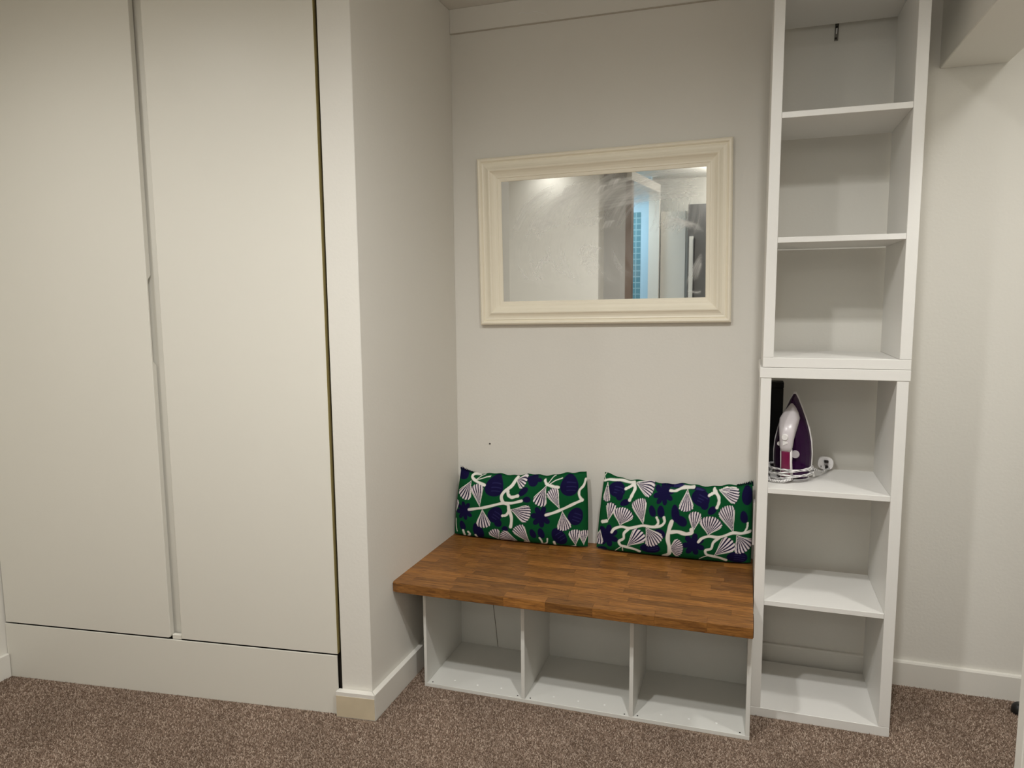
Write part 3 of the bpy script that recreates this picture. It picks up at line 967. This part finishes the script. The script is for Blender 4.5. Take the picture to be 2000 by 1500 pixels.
iron = thing('steam_iron', 'purple and pale grey steam iron standing on its heel on the shelf', 'iron', (1.427, -0.208, 0.8556), math.radians(-14))
iron.rotation_euler = (0, 0, math.radians(-14))
iron.scale = (1.04, 1.04, 1.055)
IRON_M = Matrix.Translation((1.427, -0.208, 0.8556)) @ iron.rotation_euler.to_matrix().to_4x4() @ Matrix.Diagonal((1.04, 1.04, 1.055, 1))
def inside(pts, m=0.0065):
    out = []
    for p in pts:
        q = IRON_M @ Vector(p)
        q.x = max(q.x, 1.3420 + m)
        q.y = min(q.y, -0.108 - m)
        q.z = max(q.z, 0.8556 + 0.0052)
        out.append(IRON_M.inverted() @ q)
    return out
OUT = [(0.0, 0.058), (0.02, 0.063), (0.05, 0.0675), (0.09, 0.0680), (0.13, 0.0645), (0.17, 0.056), (0.21, 0.043), (0.25, 0.027), (0.28, 0.014), (0.298, 0.004)]
OUT = [(z, w * 0.96) for z, w in OUT]
def outline(scale=1.0, z0=0.0, zs=1.0, off=0.0):
    r = [(max(w * scale + off, 0.002), z0 + z * zs) for z, w in OUT]
    return [(w, z) for w, z in r] + [(-w, z) for w, z in r[::-1]]
def slab(y0, y1, o0, o1, mid=None):
    """loft between outlines at growing distance from the soleplate (towards the viewer, -y)"""
    bm = bmesh.new()
    rings = [[bm.verts.new((x, y0, z)) for x, z in o0]]
    for ym, om in (mid or []):
        rings.append([bm.verts.new((x, ym, z)) for x, z in om])
    rings.append([bm.verts.new((x, y1, z)) for x, z in o1])
    n = len(o0)
    for a, b in zip(rings, rings[1:]):
        for i in range(n):
            bm.faces.new((a[i], a[(i + 1) % n], b[(i + 1) % n], b[i]))
    bm.faces.new(rings[0][::-1])
    bm.faces.new(rings[-1])
    return bm
obj('soleplate', slab(0.028, 0.021, outline(), outline(1.02)), 'sole', iron)
obj('skirt', slab(0.021, 0.014, outline(1.03, 0, 1.008), outline(1.0, 0.0, 1.0), [(0.017, outline(1.035, 0, 1.01))]), 'whiteplastic', iron)
obj('water_tank', slab(0.0145, -0.045, outline(0.985, 0.0, 0.985), outline(0.36, 0.012, 0.80), [(0.0, outline(0.93, 0.0, 0.965)), (-0.018, outline(0.78, 0.002, 0.93)), (-0.034, outline(0.58, 0.006, 0.87))]), 'purple', iron, smooth=False)
def bar(stations, m, name, parent, bev=0.004):
    """stations: (z, y centre, half width, half depth)"""
    bm = bmesh.new()
    rings = []
    for z, y, w, d in stations:
        ring = []
        for k in range(16):
            a = 2 * math.pi * k / 16
            c, s = math.cos(a), math.sin(a)
            e = 0.55
            ring.append(bm.verts.new((math.copysign(abs(c) ** e, c) * w, y + math.copysign(abs(s) ** e, s) * d, z)))
        rings.append(ring)
    for a, b in zip(rings, rings[1:]):
        for i in range(16):
            bm.faces.new((a[i], a[(i + 1) % 16], b[(i + 1) % 16], b[i]))
    bm.faces.new(rings[0][::-1])
    bm.faces.new(rings[-1])
    return obj(name, bm, m, parent, smooth=True)
hd = bar([(0.110, -0.098, 0.017, 0.014), (0.125, -0.100, 0.0205, 0.017), (0.150, -0.096, 0.0225, 0.022), (0.175, -0.085, 0.026, 0.030), (0.200, -0.070, 0.030, 0.034), (0.218, -0.056, 0.0315, 0.032), (0.235, -0.044, 0.024, 0.027), (0.250, -0.034, 0.014, 0.021), (0.266, -0.025, 0.003, 0.012)], 'lilac', 'handle_housing', iron)
tr = bar([(0.005, -0.070, 0.021, 0.014), (0.03, -0.083, 0.0205, 0.013), (0.07, -0.092, 0.0195, 0.012), (0.115, -0.097, 0.0195, 0.012)], 'whiteplastic', 'handle', iron)
bar([(0.008, -0.078, 0.016, 0.0125), (0.03, -0.0875, 0.016, 0.0125), (0.07, -0.096, 0.0150, 0.0125), (0.105, -0.100, 0.0150, 0.0125), (0.118, -0.100, 0.0146, 0.0120)], 'magenta', 'grip_pad', tr)
obj('heel_post', box(-0.019, 0.019, -0.066, -0.006, 0.0, 0.030, 0.004), 'purple', iron)
obj('steam_button', cyl(0.0115, 0.006, 24, 0.0095, 'Y', (-0.002, -0.116, 0.160)), 'whiteplastic', iron)
obj('spray_button', cyl(0.0125, 0.0035, 3, 0.011, 'Y', (-0.002, -0.1155, 0.141)), 'whiteplastic', iron)
obj('steam_dial', cyl(0.014, 0.008, 24, 0.012, 'Y', (0.0215, -0.050, 0.092)), 'lilac', iron)
obj('spray_dial', cyl(0.008, 0.006, 16, 0.007, 'Y', (-0.027, -0.078, 0.130)), 'whiteplastic', iron)
# braided flex wound round the heel
BR = (srgb(236, 234, 232), srgb(96, 94, 96))
def coil():
    pts = []
    for i in range(0, 3 * 40 + 14):
        a = i / 40 * 2 * math.pi
        k = i / 40
        z = 0.046 - 0.0095 * k + 0.003 * math.sin(a + 1) + 0.011 * math.cos(a) * (1 if int(k) % 2 else -0.4)
        z = max(z, 0.0042)
        rx = 0.077 + 0.003 * math.sin(k * 5)
        y = -0.024 - (0.080 if math.sin(a) > 0 else 0.066) * math.sin(a)
        pts.append((rx * math.cos(a), y if y < 0.038 else 0.038 + 0.0, z))
    return pts
cp = inside(coil())
link('cord', tube_mesh('cord', cp, 0.0036, 10, BR), 'braid', iron)
tail = catmull([(0.02, -0.104, 0.014), (-0.01, -0.118, 0.008), (-0.05, -0.112, 0.006), (-0.075, -0.085, 0.007), (-0.080, -0.060, 0.010)], 10)
link('cord', tube_mesh('cord', inside(tail), 0.0045, 10, (srgb(238, 236, 234), srgb(120, 118, 118))), 'braid', iron)
link('cord', tube_mesh('cord', catmull([(0.076, -0.03, 0.040), (0.084, 0.02, 0.030), (0.092, 0.06, 0.016), (0.098, 0.10, 0.014), (0.106, 0.135, 0.014)], 8), 0.0036, 10, BR), 'braid', iron)
# three-pin plug lying on its back, pins to the viewer
plug = bpy.data.objects.new('plug', None)
COL.objects.link(plug)
plug.parent = iron
plug.matrix_local = IRON_M.inverted() @ (Matrix.Translation((1.557, -0.068, 0.8556 + 0.0290)) @ Matrix.Rotation(math.radians(6), 4, 'Y'))
pb = []
for k in range(28):
    a = 2 * math.pi * k / 28
    c, s = math.cos(a), math.sin(a)
    pb.append((math.copysign(abs(c) ** 0.8, c) * 0.0285, math.copysign(abs(s) ** 0.75, s) * 0.0255))
def sc(p, k):
    return [(x * k, z * k) for x, z in p]
obj('plug_body', slab(0.020, -0.012, sc(pb, 0.75), sc(pb, 0.94), [(0.012, sc(pb, 0.95)), (-0.008, pb)]), 'whiteplastic', plug)
obj('pin', box(-0.007, 0.0075, -0.028, -0.011, 0.006, 0.0145, 0.0006), 'pin', plug)
obj('pin', box(-0.0005, 0.0095, -0.028, -0.011, -0.0165, -0.006, 0.0006), 'pin', plug)
obj('pin', box(-0.0165, -0.0135, -0.022, -0.011, -0.013, -0.010, 0.0003), 'steel', plug)
obj('fuse_cover', cyl(0.0055, 0.003, 16, 0.005, 'Y', (0.004, -0.012, 0.0)), 'lilac', plug)

pen = thing('lobby_fill_pendant', 'added glowing globe pendant, out of the mirror view, brightening the lobby wall behind the camera', 'lamp', (1.02, -4.28, H))
obj('cable', cyl(0.003, 0.18, 8, 0.003, 'Z', (0, 0, -0.182)), 'whiteplastic', pen)
def globe(r, cz):
    bm = bmesh.new()
    bmesh.ops.create_uvsphere(bm, u_segments=24, v_segments=14, radius=r)
    bmesh.ops.translate(bm, verts=bm.verts, vec=(0, 0, cz))
    return bm
obj('bulb', globe(0.03, -0.255), 'lamp', pen, smooth=True)
obj('holder', cyl(0.016, 0.05, 16, 0.014, 'Z', (0, 0, -0.228)), 'whiteplastic', pen)

# ================================================================== right edge of the room
ds = thing('door_stop', 'round black rubber door stop on the carpet by the right edge', 'door stop', (2.243, -0.10, 0.0))
def dome(r, hh):
    bm = bmesh.new()
    pr = [(r, 0.0), (r, hh * 0.25), (r * 0.95, hh * 0.55), (r * 0.8, hh * 0.8), (r * 0.5, hh * 0.96)]
    rings = []
    for rr, z in pr:
        rings.append([bm.verts.new((rr * math.cos(2 * math.pi * k / 24), rr * math.sin(2 * math.pi * k / 24), z)) for k in range(24)])
    for a, b in zip(rings, rings[1:]):
        for i in range(24):
            bm.faces.new((a[i], a[(i + 1) % 24], b[(i + 1) % 24], b[i]))
    bm.faces.new(rings[-1])
    bm.faces.new(rings[0][::-1])
    return bm
obj('buffer', dome(0.026, 0.040), 'rubber', ds, smooth=True)
obj('top_screw', cyl(0.006, 0.002, 12, 0.005, 'Z', (0, 0, 0.0384)), 'steel', ds)

leaf = struct(obj('door_1', box(1.857, XR - 0.004, -1.29, -1.25, 0.008, 2.04, 0.002), 'gloss'))
obj('hinge', box(XR - 0.010, XR - 0.004, -1.297, -1.29, 1.70, 1.78), 'steel', leaf)

# ================================================================== behind the camera (seen in the mirror)
struct(obj('wall_lobby', box(-0.02, 0.176, -3.72, -3.6, 0, H), 'greydoor'))
struct(obj('trim_3', box(-0.985, -0.85, -3.40, -3.35, 0, H, 0.002), 'greydoor'))
struct(obj('wall_far', box(-1.2, XR + 0.1, -5.0, -4.9, 0, H), 'wall'))
struct(obj('wall_bathroom_far', box(-1.2, 0.27, -4.72, -4.62, 0, H), 'blue'))
struct(obj('wall_bathroom_side', box(-1.3, -1.2, -5.0, -3.6, 0, H), 'blue'))
tl = obj('tile_panel', box(-1.1, 0.168, -4.622, -4.618, 0.0, 2.40), 'tile', bpy.data.objects['wall_bathroom_far'])
df = thing('door_frame', 'white door frame with brown inner edge reflected in the mirror glass', 'door frame', (0.2, -3.75, 0))
obj('near_jamb', box(-0.024, 0.03, 0.03, 0.15, 0.0, 2.567), 'brownjamb', df)
fj = prism([(0.07, -0.78), (0.175, -0.78), (0.175, -0.70), (0.07, -0.70)], 0.0, 2.567)
obj('far_jamb', fj, 'gloss', df)
obj('head', prism([(0.03, 0.15), (0.175, -0.78), (0.06, -0.80), (-0.03, 0.13)], 2.567, 2.65), 'gloss', df)
struct(obj('door_2', box(0.385, 0.63, -4.55, -4.51, 0.006, 2.38, 0.002), 'gloss'))
cab = thing('tall_cabinet', 'tall dark grey cabinet with pale edge strip, reflected at the right of the mirror', 'cabinet', (0.80, -4.6, 0))
obj('carcass', box(-0.14, 0.30, -0.2, 0.18, 0.0, 2.43), 'darkcab', cab)
obj('edge_strip', box(-0.125, -0.085, 0.181, 0.192, 0.0, 2.12), 'gloss', cab)
obj('handle', box(-0.08, -0.070, 0.181, 0.20, 0.6, 2.10), 'black', cab)
for (p, w), where in zip(LAMPS, LAMP_WHERE):
    t = thing('downlight', 'small round recessed ceiling lamp ' + where, 'lamp', (p[0], p[1], H), 0, 'recessed ceiling lamps')
    bm = bmesh.new()
    rr = []
    for r_, z in ((0.043, -0.0005), (0.046, -0.004), (0.040, -0.004), (0.036, -0.0005)):
        rr.append([bm.verts.new((r_ * math.cos(2 * math.pi * k / 24), r_ * math.sin(2 * math.pi * k / 24), z)) for k in range(24)])
    for a, b in zip(rr, rr[1:]):
        for i in range(24):
            bm.faces.new((a[i], a[(i + 1) % 24], b[(i + 1) % 24], b[i]))
    obj('rim', bm, 'whiteplastic', t)
    obj('lens', cyl(0.035, 0.001, 20, 0.035, 'Z', (0, 0, -0.002)), 'lamp', t)
